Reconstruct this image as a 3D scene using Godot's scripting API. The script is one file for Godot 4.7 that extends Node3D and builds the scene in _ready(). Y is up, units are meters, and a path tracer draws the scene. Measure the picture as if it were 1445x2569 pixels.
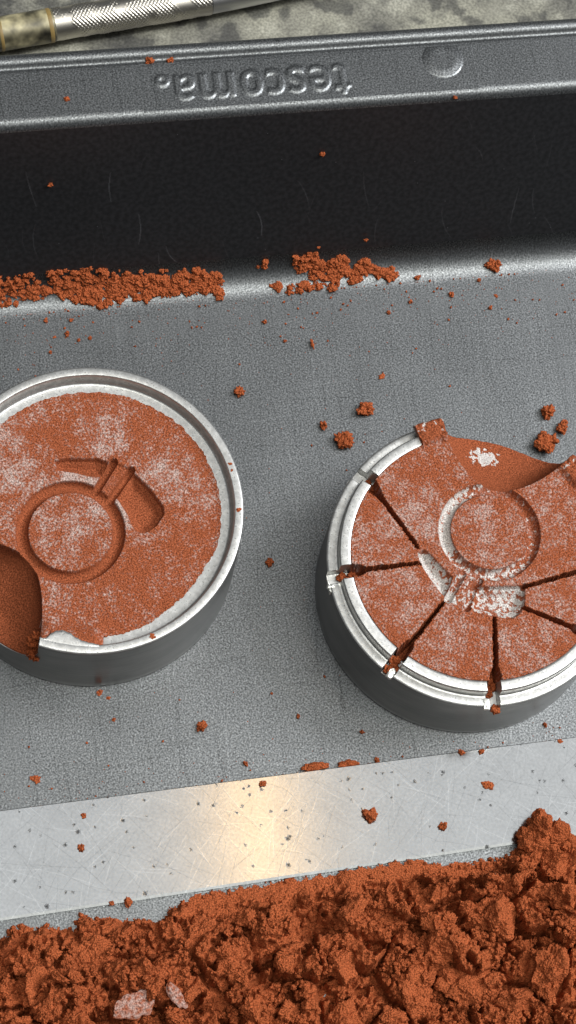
extends Node3D
# A close-up of two sand-casting flasks packed with brown moulding clay, standing in a baking tray. All sizes below are millimetres; MM turns them into metres.
const MM := 0.001
var rng := RandomNumberGenerator.new()
var names := {}
var M := {}
var n_low := FastNoiseLite.new()
var n_mid := FastNoiseLite.new()
var n_fine := FastNoiseLite.new()
var n_cell := FastNoiseLite.new()
var n_cell2 := FastNoiseLite.new()
var n_chunk := FastNoiseLite.new()
var n_crack := FastNoiseLite.new()
var n_chip := FastNoiseLite.new()
var n_chip_crack := FastNoiseLite.new()
var ico_v := {}
var ico_i := {}


func _ready():
	rng.seed = 7
	place_camera_and_light()
	noises()
	materials()
	build_counter()
	build_tray()
	build_rule()
	build_left_flask()
	build_right_flask()
	build_heap()
	build_streaks()
	build_handle()
	build_crumbs()
	build_dust()


func place_camera_and_light():
	var cam := Camera3D.new()
	cam.name = "camera"
	add_child(cam)
	cam.transform = Transform3D(Basis(Vector3(0.98514, 0.09896, 0.14038), Vector3(0.09736, 0.35157, -0.93108), Vector3(-0.14149, 0.93092, 0.33672)).orthonormalized(), Vector3(-54.614, 388.83, 128.312) * MM)
	cam.fov = 28.81
	cam.near = 0.02
	cam.far = 20.0
	cam.current = true
	var e := Environment.new()
	e.background_mode = Environment.BG_COLOR
	e.background_color = Color(0.07, 0.075, 0.08).linear_to_srgb()
	e.tonemap_mode = Environment.TONE_MAPPER_LINEAR
	e.tonemap_exposure = 1.0
	e.sdfgi_enabled = true
	e.ssao_enabled = true
	e.ssil_enabled = true
	var w := WorldEnvironment.new()
	w.name = "environment"
	w.environment = e
	add_child(w)
	# the window of the workshop, to the right and behind; the pale ceiling light well overhead; a strip lamp; a small warm bulb
	area("roof_window_light", Vector3(1.38, 1.40, -0.14), Vector3(0, 0, 0), Vector2(0.75, 0.75), Color(0.98, 0.985, 1.0), 8.2)
	area("skylight", Vector3(0.30, 1.70, -0.36), Vector3(0.3, 0, -0.36), Vector2(2.4, 0.96), Color(0.99, 0.995, 1.0), 0.285)
	area("ceiling_panel", Vector3(0.15, 1.80, 0.62), Vector3(0.1, 0, 0.4), Vector2(2.2, 1.3), Color(1.0, 1.0, 0.98), 0.34)
	area("tube_lamp", Vector3(0.40, 1.65, 0.22), Vector3(0.30, 0, 0.1), Vector2(1.3, 0.09), Color(1.0, 1.0, 0.98), 10.0)
	area("warm_lamp", Vector3(0.146, 1.40, -0.213), Vector3(-0.011, 0, 0.054), Vector2(0.035, 0.20), Color(1.0, 0.76, 0.34), 1.45)


func area(called: String, at: Vector3, aim: Vector3, size: Vector2, tint: Color, energy: float):
	var l := AreaLight3D.new()
	l.name = called
	add_child(l)
	l.area_size = size
	l.area_normalize_energy = false
	l.light_color = tint
	l.light_energy = energy
	l.shadow_enabled = true
	var up := Vector3.UP if absf((aim - at).normalized().y) < 0.95 else Vector3(0, 0, -1)
	l.look_at_from_position(at, aim, up)
	l.set("area_range", 8.0)


# ---------------------------------------------------------------- helpers
func noises():
	n_low.seed = 3
	n_low.noise_type = FastNoiseLite.TYPE_SIMPLEX_SMOOTH
	n_low.frequency = 0.09
	n_low.fractal_octaves = 3
	n_mid.seed = 11
	n_mid.frequency = 0.45
	n_mid.fractal_octaves = 3
	n_fine.seed = 23
	n_fine.frequency = 1.5
	n_fine.fractal_octaves = 2
	n_cell.seed = 31
	n_cell.noise_type = FastNoiseLite.TYPE_CELLULAR
	n_cell.cellular_return_type = FastNoiseLite.RETURN_DISTANCE
	n_cell.frequency = 0.16
	n_cell.fractal_octaves = 1
	n_cell.domain_warp_enabled = true
	n_cell.domain_warp_amplitude = 3.0
	n_cell.domain_warp_frequency = 0.15
	for n in [n_chunk, n_crack, n_chip, n_chip_crack]:
		n.noise_type = FastNoiseLite.TYPE_CELLULAR
		n.fractal_type = FastNoiseLite.FRACTAL_NONE
		n.domain_warp_enabled = true
		n.domain_warp_fractal_type = FastNoiseLite.DOMAIN_WARP_FRACTAL_NONE
	for n in [n_chunk, n_crack]:
		n.seed = 41
		n.frequency = 0.085
		n.domain_warp_amplitude = 5.0
		n.domain_warp_frequency = 0.12
	for n in [n_chip, n_chip_crack]:
		n.seed = 43
		n.frequency = 0.26
		n.domain_warp_amplitude = 2.0
		n.domain_warp_frequency = 0.35
	n_chunk.cellular_return_type = FastNoiseLite.RETURN_CELL_VALUE
	n_chip.cellular_return_type = FastNoiseLite.RETURN_CELL_VALUE
	n_crack.cellular_return_type = FastNoiseLite.RETURN_DISTANCE2_SUB
	n_chip_crack.cellular_return_type = FastNoiseLite.RETURN_DISTANCE2_SUB
	n_cell2.seed = 37
	n_cell2.noise_type = FastNoiseLite.TYPE_CELLULAR
	n_cell2.cellular_return_type = FastNoiseLite.RETURN_DISTANCE
	n_cell2.frequency = 0.55
	n_cell2.fractal_octaves = 2


func numbered(called: String) -> String:
	var k: int = names.get(called, 0)
	names[called] = k + 1
	return called if k == 0 else "%s_%03d" % [called, k]


func tag(o: Node3D, label := "", category := "", group := "", kind := ""):
	if label: o.set_meta("label", label)
	if category: o.set_meta("category", category)
	if group: o.set_meta("group", group)
	if kind: o.set_meta("kind", kind)


func thing(called: String, label: String, category: String, at := Vector3.ZERO, group := "") -> Node3D:
	var o := Node3D.new()
	o.name = numbered(called)
	add_child(o)
	o.position = at * MM
	tag(o, label, category, group)
	return o


func obj(called: String, mesh: Mesh, m: Material, parent: Node3D = null) -> MeshInstance3D:
	var o := MeshInstance3D.new()
	o.name = called if parent else numbered(called)
	o.mesh = mesh
	o.material_override = m
	(parent if parent else self).add_child(o, true)
	return o


func commit(v: PackedVector3Array, idx: PackedInt32Array, col := PackedColorArray(), uv := PackedVector2Array()) -> ArrayMesh:
	# vertices in millimetres; smooth normals summed over the clockwise faces
	var n := PackedVector3Array()
	n.resize(v.size())
	for k in range(0, idx.size(), 3):
		var a := idx[k]
		var b := idx[k + 1]
		var c := idx[k + 2]
		var f := (v[c] - v[a]).cross(v[b] - v[a])
		n[a] += f
		n[b] += f
		n[c] += f
	for k in v.size():
		n[k] = n[k].normalized() if n[k].length_squared() > 0.0 else Vector3.UP
		v[k] *= MM
	var arr := []
	arr.resize(Mesh.ARRAY_MAX)
	arr[Mesh.ARRAY_VERTEX] = v
	arr[Mesh.ARRAY_NORMAL] = n
	arr[Mesh.ARRAY_INDEX] = idx
	if col.size(): arr[Mesh.ARRAY_COLOR] = col
	if uv.size(): arr[Mesh.ARRAY_TEX_UV] = uv
	var me := ArrayMesh.new()
	me.add_surface_from_arrays(Mesh.PRIMITIVE_TRIANGLES, arr, [], {}, 0)
	return me


func grid_index(nu: int, nv: int, wrap_v := false, skip := PackedByteArray()) -> PackedInt32Array:
	# vertex (i along u, j along v) is j * nu + i
	var idx := PackedInt32Array()
	for j in (nv if wrap_v else nv - 1):
		var j2 := (j + 1) % nv
		for i in nu - 1:
			var a := j * nu + i
			var c := j2 * nu + i
			if skip.size() and (skip[a] or skip[a + 1] or skip[c] or skip[c + 1]): continue
			idx.append_array([a, a + 1, c, a + 1, c + 1, c])
	return idx


func ico(sub: int):
	if ico_v.has(sub): return
	var t := (1.0 + sqrt(5.0)) / 2.0
	var v: Array = [Vector3(-1, t, 0), Vector3(1, t, 0), Vector3(-1, -t, 0), Vector3(1, -t, 0), Vector3(0, -1, t), Vector3(0, 1, t), Vector3(0, -1, -t), Vector3(0, 1, -t), Vector3(t, 0, -1), Vector3(t, 0, 1), Vector3(-t, 0, -1), Vector3(-t, 0, 1)]
	for k in v.size(): v[k] = v[k].normalized()
	var f: Array = [0, 11, 5, 0, 5, 1, 0, 1, 7, 0, 7, 10, 0, 10, 11, 1, 5, 9, 5, 11, 4, 11, 10, 2, 10, 7, 6, 7, 1, 8, 3, 9, 4, 3, 4, 2, 3, 2, 6, 3, 6, 8, 3, 8, 9, 4, 9, 5, 2, 4, 11, 6, 2, 10, 8, 6, 7, 9, 8, 1]
	for s in sub:
		var mids := {}
		var g: Array = []
		for k in range(0, f.size(), 3):
			var e: Array = []
			for q in 3:
				var a: int = f[k + q]
				var b: int = f[k + (q + 1) % 3]
				var key := mini(a, b) * 1000000 + maxi(a, b)
				if not mids.has(key):
					mids[key] = v.size()
					v.append(((v[a] + v[b]) * 0.5).normalized())
				e.append(mids[key])
			g.append_array([f[k], e[0], e[2], f[k + 1], e[1], e[0], f[k + 2], e[2], e[1], e[0], e[1], e[2]])
		f = g
	# this icosahedron winds counter-clockwise: turn each face round
	var idx := PackedInt32Array()
	for k in range(0, f.size(), 3): idx.append_array([f[k], f[k + 2], f[k + 1]])
	ico_v[sub] = PackedVector3Array(v)
	ico_i[sub] = idx


func blob_points(sub: int, size: Vector3, offset: Vector3, rough: float) -> PackedVector3Array:
	# a crumbly lump: an uneven body, broken facets and a granular skin
	ico(sub)
	var base: PackedVector3Array = ico_v[sub]
	var out := PackedVector3Array()
	out.resize(base.size())
	var big := maxf(size.x, maxf(size.y, size.z))
	for k in base.size():
		var d := base[k]
		var p := d * size + offset
		var a := n_low.get_noise_3dv(d * 9.0 + offset * 7.0) * 0.55
		var b := n_mid.get_noise_3dv(p * (2.4 / big) + offset) * 0.5
		var c := n_cell2.get_noise_3dv(p * (4.2 / big) + offset) * 0.42
		var g := n_fine.get_noise_3dv(p * 1.7) * 0.16 / big
		out[k] = d * size * maxf(0.3, 1.0 + rough * (a + b - c - 0.2) + g * rough)
	return out


func chunk_points(sub: int, size: Vector3, offset: Vector3, rough: float) -> PackedVector3Array:
	# a broken piece of packed clay: flat fracture faces, worn edges, a granular skin
	ico(sub)
	var r2 := RandomNumberGenerator.new()
	r2.seed = int(absf(offset.x) * 100.0) + 5
	var faces: Array = []
	for k in 11:
		var u := Vector3(r2.randfn(), r2.randfn(), r2.randfn()).normalized()
		faces.append([u, r2.randf_range(0.55, 0.95)])
	var out := PackedVector3Array()
	var big := maxf(size.x, maxf(size.y, size.z))
	for d in ico_v[sub]:
		var r := 1.15
		for f in faces:
			var c: float = d.dot(f[0])
			if c > 0.05: r = minf(r, f[1] / c)
		var p: Vector3 = d * size * r
		var q := p + offset
		r *= 1.0 + rough * (n_mid.get_noise_3dv(q * (3.0 / big)) * 0.34 - maxf(0.0, n_cell2.get_noise_3dv(q * (5.0 / big)) + 0.45) * 0.30 + n_fine.get_noise_3dv(q * 1.5) * 0.42 / big)
		out.append(d * size * r)
	return out


func chunk(sub: int, size: Vector3, seed_no: int, rough := 1.0) -> ArrayMesh:
	var v := chunk_points(sub, size, Vector3(seed_no * 13.7, seed_no * 5.3, seed_no * -7.9), rough)
	return commit(v, ico_i[sub])


func blob(sub: int, size: Vector3, seed_no: int, rough := 1.0) -> ArrayMesh:
	var v := blob_points(sub, size, Vector3(seed_no * 13.7, seed_no * 5.3, seed_no * -7.9), rough)
	return commit(v, ico_i[sub])


func joined(pieces: Array) -> ArrayMesh:
	# pieces: [points, index, transform]
	var v := PackedVector3Array()
	var idx := PackedInt32Array()
	for p in pieces:
		var at := v.size()
		var pts: PackedVector3Array = p[0]
		var t: Transform3D = p[2]
		for q in pts: v.append(t * q)
		for q in p[1]: idx.append(at + q)
	return commit(v, idx)


func spin(s := 1.0) -> Basis:
	return Basis.from_euler(Vector3(rng.randf() * TAU, rng.randf() * TAU, rng.randf() * TAU)).scaled(Vector3.ONE * s)


func sm(a: float, b: float, x: float) -> float:
	return smoothstep(a, b, x)


# ---------------------------------------------------------------- materials
func mat(called: String, albedo: Color, rough: float, metal := 0.0) -> StandardMaterial3D:
	var m := StandardMaterial3D.new()
	m.resource_name = called
	m.albedo_color = albedo.linear_to_srgb()
	m.roughness = rough
	m.metallic = metal
	M[called] = m
	return m


func world_tex(m: StandardMaterial3D, size_mm: float):
	m.uv1_triplanar = true
	m.uv1_world_triplanar = true
	m.uv1_scale = Vector3.ONE * (1000.0 / size_mm)
	m.uv1_triplanar_sharpness = 4.0


func noise_bytes(size: int, freq: float, oct: int, seed_no: int, kind := FastNoiseLite.TYPE_SIMPLEX_SMOOTH) -> PackedByteArray:
	var n := FastNoiseLite.new()
	n.seed = seed_no
	n.noise_type = kind
	n.frequency = freq
	n.fractal_octaves = oct
	var im := n.get_seamless_image(size, size, false, false, 0.1)
	im.convert(Image.FORMAT_L8)
	return im.get_data()


func grey(size: int, data: PackedByteArray) -> Image:
	return Image.create_from_data(size, size, false, Image.FORMAT_L8, data)


func scratch(data: PackedByteArray, size: int, from: Vector2, to: Vector2, bow: float, add: int):
	var steps := int(from.distance_to(to))
	var side := (to - from).orthogonal().normalized()
	for k in steps:
		var t := float(k) / steps
		var p := from.lerp(to, t) + side * (bow * 4.0 * t * (1.0 - t))
		var at := posmod(int(p.y), size) * size + posmod(int(p.x), size)
		data[at] = clampi(data[at] + int(add * (1.0 - absf(t - 0.5))), 0, 255)


func coat_material(called: String, marks: int, seed_no: int, base: Color, rough: float, metal: float):
	# grey non-stick coating: short pale flecks on a darker ground, with fine hair scratches
	var s := 1024
	var a := noise_bytes(s, 0.25, 2, seed_no)
	var b := noise_bytes(s, 0.34, 1, seed_no + 1)
	var low := noise_bytes(s, 0.006, 3, seed_no + 2)
	var d := PackedByteArray()
	var h := PackedByteArray()
	d.resize(s * s)
	h.resize(s * s)
	for k in s * s:
		var x := (a[k] - 128) * 0.9 + (b[k] - 128) * 0.55
		d[k] = clampi(int(176 + x * 0.58 + (low[k] - 128) * 0.05), 40, 255)
		h[k] = clampi(int(128 + x * 0.7), 0, 255)
	var r := RandomNumberGenerator.new()
	r.seed = seed_no
	for k in marks:
		var p := Vector2(r.randf() * s, r.randf() * s)
		var up := r.randf() < 0.75
		var along := (Vector2(r.randf_range(-0.12, 0.12), 1) if up else Vector2(1, r.randf_range(-0.2, 0.2))) * r.randf_range(20, 150)
		var tone := -20 if r.randf() < 0.75 else 18
		for w in r.randi_range(1, 2): scratch(d, s, p + Vector2(w, 0), p + along + Vector2(w, 0), r.randf_range(-3, 3), tone)
	var m := mat(called, base, rough, metal)
	m.albedo_texture = ImageTexture.create_from_image(grey(s, d))
	m.heightmap_enabled = true
	m.heightmap_texture = ImageTexture.create_from_image(grey(s, h))
	m.heightmap_scale = 0.0014
	world_tex(m, 128.0)
	return m


func materials():
	coat_material("floor_coat", 900, 40, Color(0.345, 0.36, 0.365), 0.40, 0.86)
	# the side wall has its shade painted into the coat, under long pale scratches
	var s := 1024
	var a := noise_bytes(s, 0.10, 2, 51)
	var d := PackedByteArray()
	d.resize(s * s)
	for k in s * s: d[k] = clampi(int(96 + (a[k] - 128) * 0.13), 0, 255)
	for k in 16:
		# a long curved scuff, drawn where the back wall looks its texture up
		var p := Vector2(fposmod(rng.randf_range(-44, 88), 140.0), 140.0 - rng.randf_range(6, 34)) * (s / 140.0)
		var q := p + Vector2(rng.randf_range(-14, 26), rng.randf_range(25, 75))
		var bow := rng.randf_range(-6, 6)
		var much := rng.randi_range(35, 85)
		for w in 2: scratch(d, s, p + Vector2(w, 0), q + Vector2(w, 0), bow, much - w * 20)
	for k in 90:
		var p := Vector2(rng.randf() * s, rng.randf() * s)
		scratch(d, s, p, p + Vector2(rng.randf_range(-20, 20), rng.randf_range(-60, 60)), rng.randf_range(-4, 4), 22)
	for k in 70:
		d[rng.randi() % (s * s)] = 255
	var wall := mat("shaded_wall_coat", Color(0.46, 0.46, 0.49), 0.40, 0.72)
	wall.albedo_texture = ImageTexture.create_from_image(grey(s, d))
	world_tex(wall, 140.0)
	# the curve between them: vertex colours paint in shade that deepens higher up
	var shaded_curve := M["floor_coat"].duplicate() as StandardMaterial3D
	shaded_curve.resource_name = "shaded_curve_coat"
	shaded_curve.vertex_color_use_as_albedo = true
	M["shaded_curve_coat"] = shaded_curve

	# moulding clay, a grainy brown; vertex colours carry the talc dusted on it
	var ga := noise_bytes(512, 0.16, 3, 61)
	var gc := PackedByteArray()
	gc.resize(512 * 512)
	for k in 512 * 512: gc[k] = clampi(int(215 + (ga[k] - 128) * 0.75), 120, 255)
	var clay := mat("clay", Color(0.44, 0.112, 0.040), 0.95)
	clay.metallic_specular = 0.15
	clay.albedo_texture = ImageTexture.create_from_image(grey(512, gc))
	clay.heightmap_enabled = true
	clay.heightmap_texture = ImageTexture.create_from_image(grey(512, ga))
	clay.heightmap_scale = 0.022
	world_tex(clay, 34.0)
	var dusted := clay.duplicate() as StandardMaterial3D
	dusted.resource_name = "dusted_clay"
	dusted.albedo_color = Color.WHITE
	dusted.vertex_color_use_as_albedo = true
	dusted.heightmap_scale = 0.012
	M["dusted_clay"] = dusted
	var talc := mat("talc", Color(0.80, 0.78, 0.74), 0.95)
	talc.metallic_specular = 0.1

	# aluminium: the sanded rim with dark pits, and the turned side
	var ra := noise_bytes(512, 0.05, 3, 71)
	var rb := noise_bytes(512, 0.16, 2, 72)
	var rd := PackedByteArray()
	rd.resize(512 * 512)
	for k in 512 * 512:
		var pit := 70.0 * sm(168.0, 205.0, rb[k]) * sm(100.0, 150.0, ra[k])
		rd[k] = clampi(int(228 + (ra[k] - 128) * 0.22 - pit), 60, 255)
	var rim := mat("rim_metal", Color(0.67, 0.67, 0.645), 0.38, 0.85)
	rim.albedo_texture = ImageTexture.create_from_image(grey(512, rd))
	world_tex(rim, 42.0)
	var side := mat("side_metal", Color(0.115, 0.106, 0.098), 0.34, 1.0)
	side.anisotropy_enabled = true
	side.anisotropy = 0.4
	# turning lines round the wall, with faint stains
	var sd := noise_bytes(512, 0.012, 4, 75)
	var lines := PackedByteArray()
	for k in 512: lines.append(rng.randi_range(0, 60) if k % 3 else rng.randi_range(0, 25))
	for k in 512 * 512: sd[k] = clampi(int(190 + (sd[k] - 128) * 0.30) + lines[k / 512], 0, 255)
	for k in 30:
		var p := Vector2(rng.randf() * 512, rng.randf_range(0, 280))
		scratch(sd, 512, p, p + Vector2(rng.randf_range(4, 26), rng.randf_range(-5, 5)), 0.0, -90)
	side.albedo_texture = ImageTexture.create_from_image(grey(512, sd))
	side.uv1_scale = Vector3(2, 1, 1)

	# the steel rule: fine cross scratches, grey-green pits
	var st := 1024
	var la := noise_bytes(st, 0.012, 3, 81)
	var lb := noise_bytes(st, 0.14, 2, 82)
	var ld := PackedByteArray()
	ld.resize(st * st)
	for k in st * st: ld[k] = clampi(int(222 + (la[k] - 128) * 0.05 + (lb[k] - 128) * 0.10), 0, 255)
	for k in 1500:
		var p := Vector2(rng.randf() * st, rng.randf() * st)
		var ang := rng.randf_range(-0.5, 0.5) + (PI / 2 if rng.randf() < 0.5 else 0.0) + 0.6
		scratch(ld, st, p, p + Vector2.from_angle(ang) * rng.randf_range(15, 130), rng.randf_range(-3, 3), 26 if rng.randf() < 0.5 else -24)
	var pits: Array = []
	for k in 460: pits.append([rng.randf() * st, rng.randf() * st, rng.randf_range(0.6, 1.7) if rng.randf() < 0.8 else rng.randf_range(1.8, 3.6)])
	for q in pits:
		for y in range(-5, 6):
			for x in range(-5, 6):
				var far := Vector2(x, y).length() + n_mid.get_noise_2d(q[0] + x * 1.5, q[1] + y * 1.5) * 5.0
				if far < q[2]:
					var at: int = posmod(int(q[1]) + y, st) * st + posmod(int(q[0]) + x, st)
					ld[at] = clampi(int(75 + far * 16), 0, 255)
	var steel := mat("rule_steel", Color(0.675, 0.69, 0.69), 0.14, 1.0)
	steel.albedo_texture = ImageTexture.create_from_image(grey(st, ld))
	steel.heightmap_enabled = true
	steel.heightmap_texture = ImageTexture.create_from_image(grey(st, ld))
	steel.heightmap_scale = 0.0016

	# speckled stone counter
	var ca := noise_bytes(s, 0.005, 4, 91)
	var cb := noise_bytes(s, 0.011, 4, 92)
	var cc := noise_bytes(s, 0.15, 2, 93)
	var cim := Image.create(s, s, false, Image.FORMAT_RGB8)
	var cd := PackedByteArray()
	cd.resize(s * s * 3)
	for k in s * s:
		var t := clampf((ca[k] - 60) / 140.0, 0, 1)
		var c := Color(0.20, 0.195, 0.165).lerp(Color(0.40, 0.39, 0.31), t)
		c = c.lerp(Color(0.50, 0.49, 0.40), sm(140, 215, cb[k]) * 0.7)
		c = c.lerp(Color(0.055, 0.055, 0.055), sm(135, 190, 255 - cb[k]) * 0.7)
		c = c * (0.35 + cc[k] / 255.0 * 0.6)
		c = c.linear_to_srgb()
		cd[k * 3] = clampi(int(c.r * 255), 0, 255)
		cd[k * 3 + 1] = clampi(int(c.g * 255), 0, 255)
		cd[k * 3 + 2] = clampi(int(c.b * 255), 0, 255)
	cim.set_data(s, s, false, Image.FORMAT_RGB8, cd)
	var stone := mat("stone", Color(1, 1, 1), 0.4)
	stone.albedo_texture = ImageTexture.create_from_image(cim)
	world_tex(stone, 130.0)

	mat("knurled_steel", Color(0.50, 0.475, 0.42), 0.40, 1.0)
	mat("dull_steel", Color(0.5, 0.5, 0.49), 0.42, 1.0)
	var tape := mat("cream_band", Color(0.72, 0.64, 0.38), 0.45)
	tape.albedo_texture = ImageTexture.create_from_image(grey(s, ca))
	world_tex(tape, 40.0)
	mat("amber_line", Color(0.22, 0.15, 0.05), 0.5)
	mat("burr_metal", Color(0.82, 0.82, 0.76), 0.4, 0.8)


# ---------------------------------------------------------------- setting
func build_counter():
	var b := BoxMesh.new()
	b.size = Vector3(1.6, 0.03, 1.2)
	var o := obj("countertop", b, M.stone)
	o.position = Vector3(0.02, -0.0162, 0.05)
	tag(o, "", "", "", "structure")


func ring_of_tray(d: float) -> PackedVector2Array:
	# the outline of the tray floor pushed out by d
	var out := PackedVector2Array()
	var lo := Vector2(-150, -67.5)
	var hi := Vector2(190, 175)
	var r := 20.0
	var corners := [Vector2(hi.x - r, lo.y + r), Vector2(hi.x - r, hi.y - r), Vector2(lo.x + r, hi.y - r), Vector2(lo.x + r, lo.y + r)]
	for c in 4:
		for k in 13:
			var a := -PI / 2 + c * PI / 2 + k / 12.0 * PI / 2
			out.append(corners[c] + Vector2.from_angle(a) * (r + d))
		# along each straight side
		var a0 := -PI / 2 + (c + 1) * PI / 2
		var p: Vector2 = corners[c] + Vector2.from_angle(a0) * (r + d)
		var q: Vector2 = corners[(c + 1) % 4] + Vector2.from_angle(a0) * (r + d)
		for k in range(1, 24): out.append(p.lerp(q, k / 24.0))
	return out


func tray_band(profile: Array, tone = null) -> ArrayMesh:
	# profile goes outwards: Vector2(push, height)
	var v := PackedVector3Array()
	var rings: Array = []
	var col := PackedColorArray()
	for p in profile: rings.append(ring_of_tray(p.x))
	var nv: int = rings[0].size()
	for j in nv:
		for i in profile.size():
			v.append(Vector3(rings[i][j].x, profile[i].y, rings[i][j].y))
			var y: float = profile[i].y
			if tone != null: col.append(tone.call(y))
	return commit(v, grid_index(profile.size(), nv, true), col)


func arc(c: Vector2, r: float, a0: float, a1: float, n: int) -> Array:
	var out: Array = []
	for k in n + 1: out.append(c + Vector2.from_angle(deg_to_rad(lerpf(a0, a1, float(k) / n))) * r)
	return out


func build_tray():
	var t := thing("baking_tray", "dark grey non-stick baking tray holding both flasks, with a raised name on its rim", "baking tray")
	# floor, with a fillet that turns up into the wall
	var ring := ring_of_tray(-8.0)
	var v := PackedVector3Array([Vector3(20, 0, 50)])
	var idx := PackedInt32Array()
	for p in ring: v.append(Vector3(p.x, 0, p.y))
	for k in ring.size(): idx.append_array([0, 1 + k, 1 + (k + 1) % ring.size()])
	obj("floor_panel", commit(v, idx), M.floor_coat, t)
	var R := 8.0
	var slope := 18.2   # degrees the wall leans out
	var fil := arc(Vector2(-5.4, R), R, -90, -slope, 24)
	fil.push_front(Vector2(-6.5, 0))
	fil.push_front(Vector2(-8.0, 0))
	var last: Vector2 = fil[-1]
	obj("bottom_curve", tray_band(fil, func(y: float) -> Color: return Color.WHITE * lerpf(1.0, 0.50, sm(0.5, 5.2, y))), M.shaded_curve_coat, t)  # painted shade: the colour darkens up towards the wall
	# wall
	var r2 := 2.4
	var top := arc(Vector2(16.4, 45.0 - r2), r2, 180.0 - slope, 90, 10)
	var w: Array = []
	for k in 13: w.append(last.lerp(top[0], k / 12.0))
	obj("side_wall", tray_band(w), M.shaded_wall_coat, t)
	# rim: bend, flat flange, thin groove and the rolled bead
	var rim: Array = top.duplicate()
	for x in [17.5, 20.0, 23.0, 26.0]: rim.append(Vector2(x, 45))
	rim.append_array([Vector2(26.7, 45), Vector2(26.95, 44.97), Vector2(27.2, 44.78), Vector2(27.45, 44.70), Vector2(27.7, 44.80)])
	rim.append_array(arc(Vector2(29.45, 44.0), 1.75, 148, -60, 16))
	rim.append_array([Vector2(29.3, 42.8)])
	build_lettering(obj("rim", tray_band(rim), M.floor_coat, t))


func build_lettering(t: Node3D):
	# the maker's name pressed up out of the rim, read from the far side, plus its ring stop and a round pressed boss
	var tm := TextMesh.new()
	var f := SystemFont.new()
	f.font_names = PackedStringArray(["Droid Sans"])
	f.font_weight = 700
	tm.font = f
	tm.text = "tescoma"
	tm.font_size = 64
	tm.pixel_size = 0.01
	tm.depth = 0.0
	tm.curve_step = 0.5
	var arr := tm.get_mesh_arrays() if tm.get_surface_count() == 0 else tm.surface_get_arrays(0)
	var tv: PackedVector3Array = arr[Mesh.ARRAY_VERTEX]
	var ti = arr[Mesh.ARRAY_INDEX]
	if ti == null or ti.size() == 0:
		ti = range(tv.size())
	var lo := Vector2(1e9, 1e9)
	var hi := -lo
	for p in tv:
		lo = lo.min(Vector2(p.x, p.y))
		hi = hi.max(Vector2(p.x, p.y))
	var x0 := -19.0
	var x1 := 50.0
	var z0 := -94.0
	var z1 := -83.0
	var step := 0.14
	var nx := int((x1 - x0) / step) + 1
	var nz := int((z1 - z0) / step) + 1
	var hgt := PackedFloat32Array()
	hgt.resize(nx * nz)
	# letters: text runs towards -x, its top towards +z
	var left := 23.3
	var right := -12.2
	var tall := 7.2
	var to2 := func(p: Vector3) -> Vector2:
		return Vector2(lerpf(left, right, (p.x - lo.x) / (hi.x - lo.x)), -91.4 + (p.y - lo.y) / (hi.y - lo.y) * tall)
	for k in range(0, ti.size(), 3):
		var a: Vector2 = to2.call(tv[ti[k]])
		var b: Vector2 = to2.call(tv[ti[k + 1]])
		var c: Vector2 = to2.call(tv[ti[k + 2]])
		var mn := a.min(b).min(c)
		var mx := a.max(b).max(c)
		for j in range(maxi(0, int((mn.y - z0) / step)), mini(nz - 1, int((mx.y - z0) / step) + 1) + 1):
			for i in range(maxi(0, int((mn.x - x0) / step)), mini(nx - 1, int((mx.x - x0) / step) + 1) + 1):
				if Geometry2D.point_is_inside_triangle(Vector2(x0 + i * step, z0 + j * step), a, b, c): hgt[j * nx + i] = 1.0
	for j in nz:
		for i in nx:
			var p := Vector2(x0 + i * step, z0 + j * step)
			var dr := p.distance_to(Vector2(-14.6, -90.0))
			if dr < 1.45: hgt[j * nx + i] = 1.0 if dr > 0.5 else 0.3
	for pass_no in 3:
		var nxt := hgt.duplicate()
		for j in range(1, nz - 1):
			for i in range(1, nx - 1):
				var q := j * nx + i
				nxt[q] = (hgt[q] * 2 + hgt[q - 1] + hgt[q + 1] + hgt[q - nx] + hgt[q + nx] + (hgt[q - nx - 1] + hgt[q + nx + 1] + hgt[q - nx + 1] + hgt[q + nx - 1]) * 0.5) / 8.0
		hgt = nxt
	var v := PackedVector3Array()
	for j in nz:
		for i in nx:
			var p := Vector2(x0 + i * step, z0 + j * step)
			var y := 45.02 + hgt[j * nx + i] * 0.22
			var dd := p.distance_to(Vector2(43.2, -90.6))
			y += 0.22 * (1.0 - sm(2.4, 4.3, dd)) + 0.12 * (1.0 - sm(3.9, 4.3, dd))
			var edge := minf(minf(p.x - x0, x1 - p.x), minf(p.y - z0, z1 - p.y))
			if edge < 0.2: y = 44.97
			v.append(Vector3(p.x, y, p.y))
	var o := obj("raised_lettering", commit(v, grid_index(nx, nz)), M.floor_coat, t)
	o.set_meta("label", "raised maker's name and round boss pressed into the rim, upside down")


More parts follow.
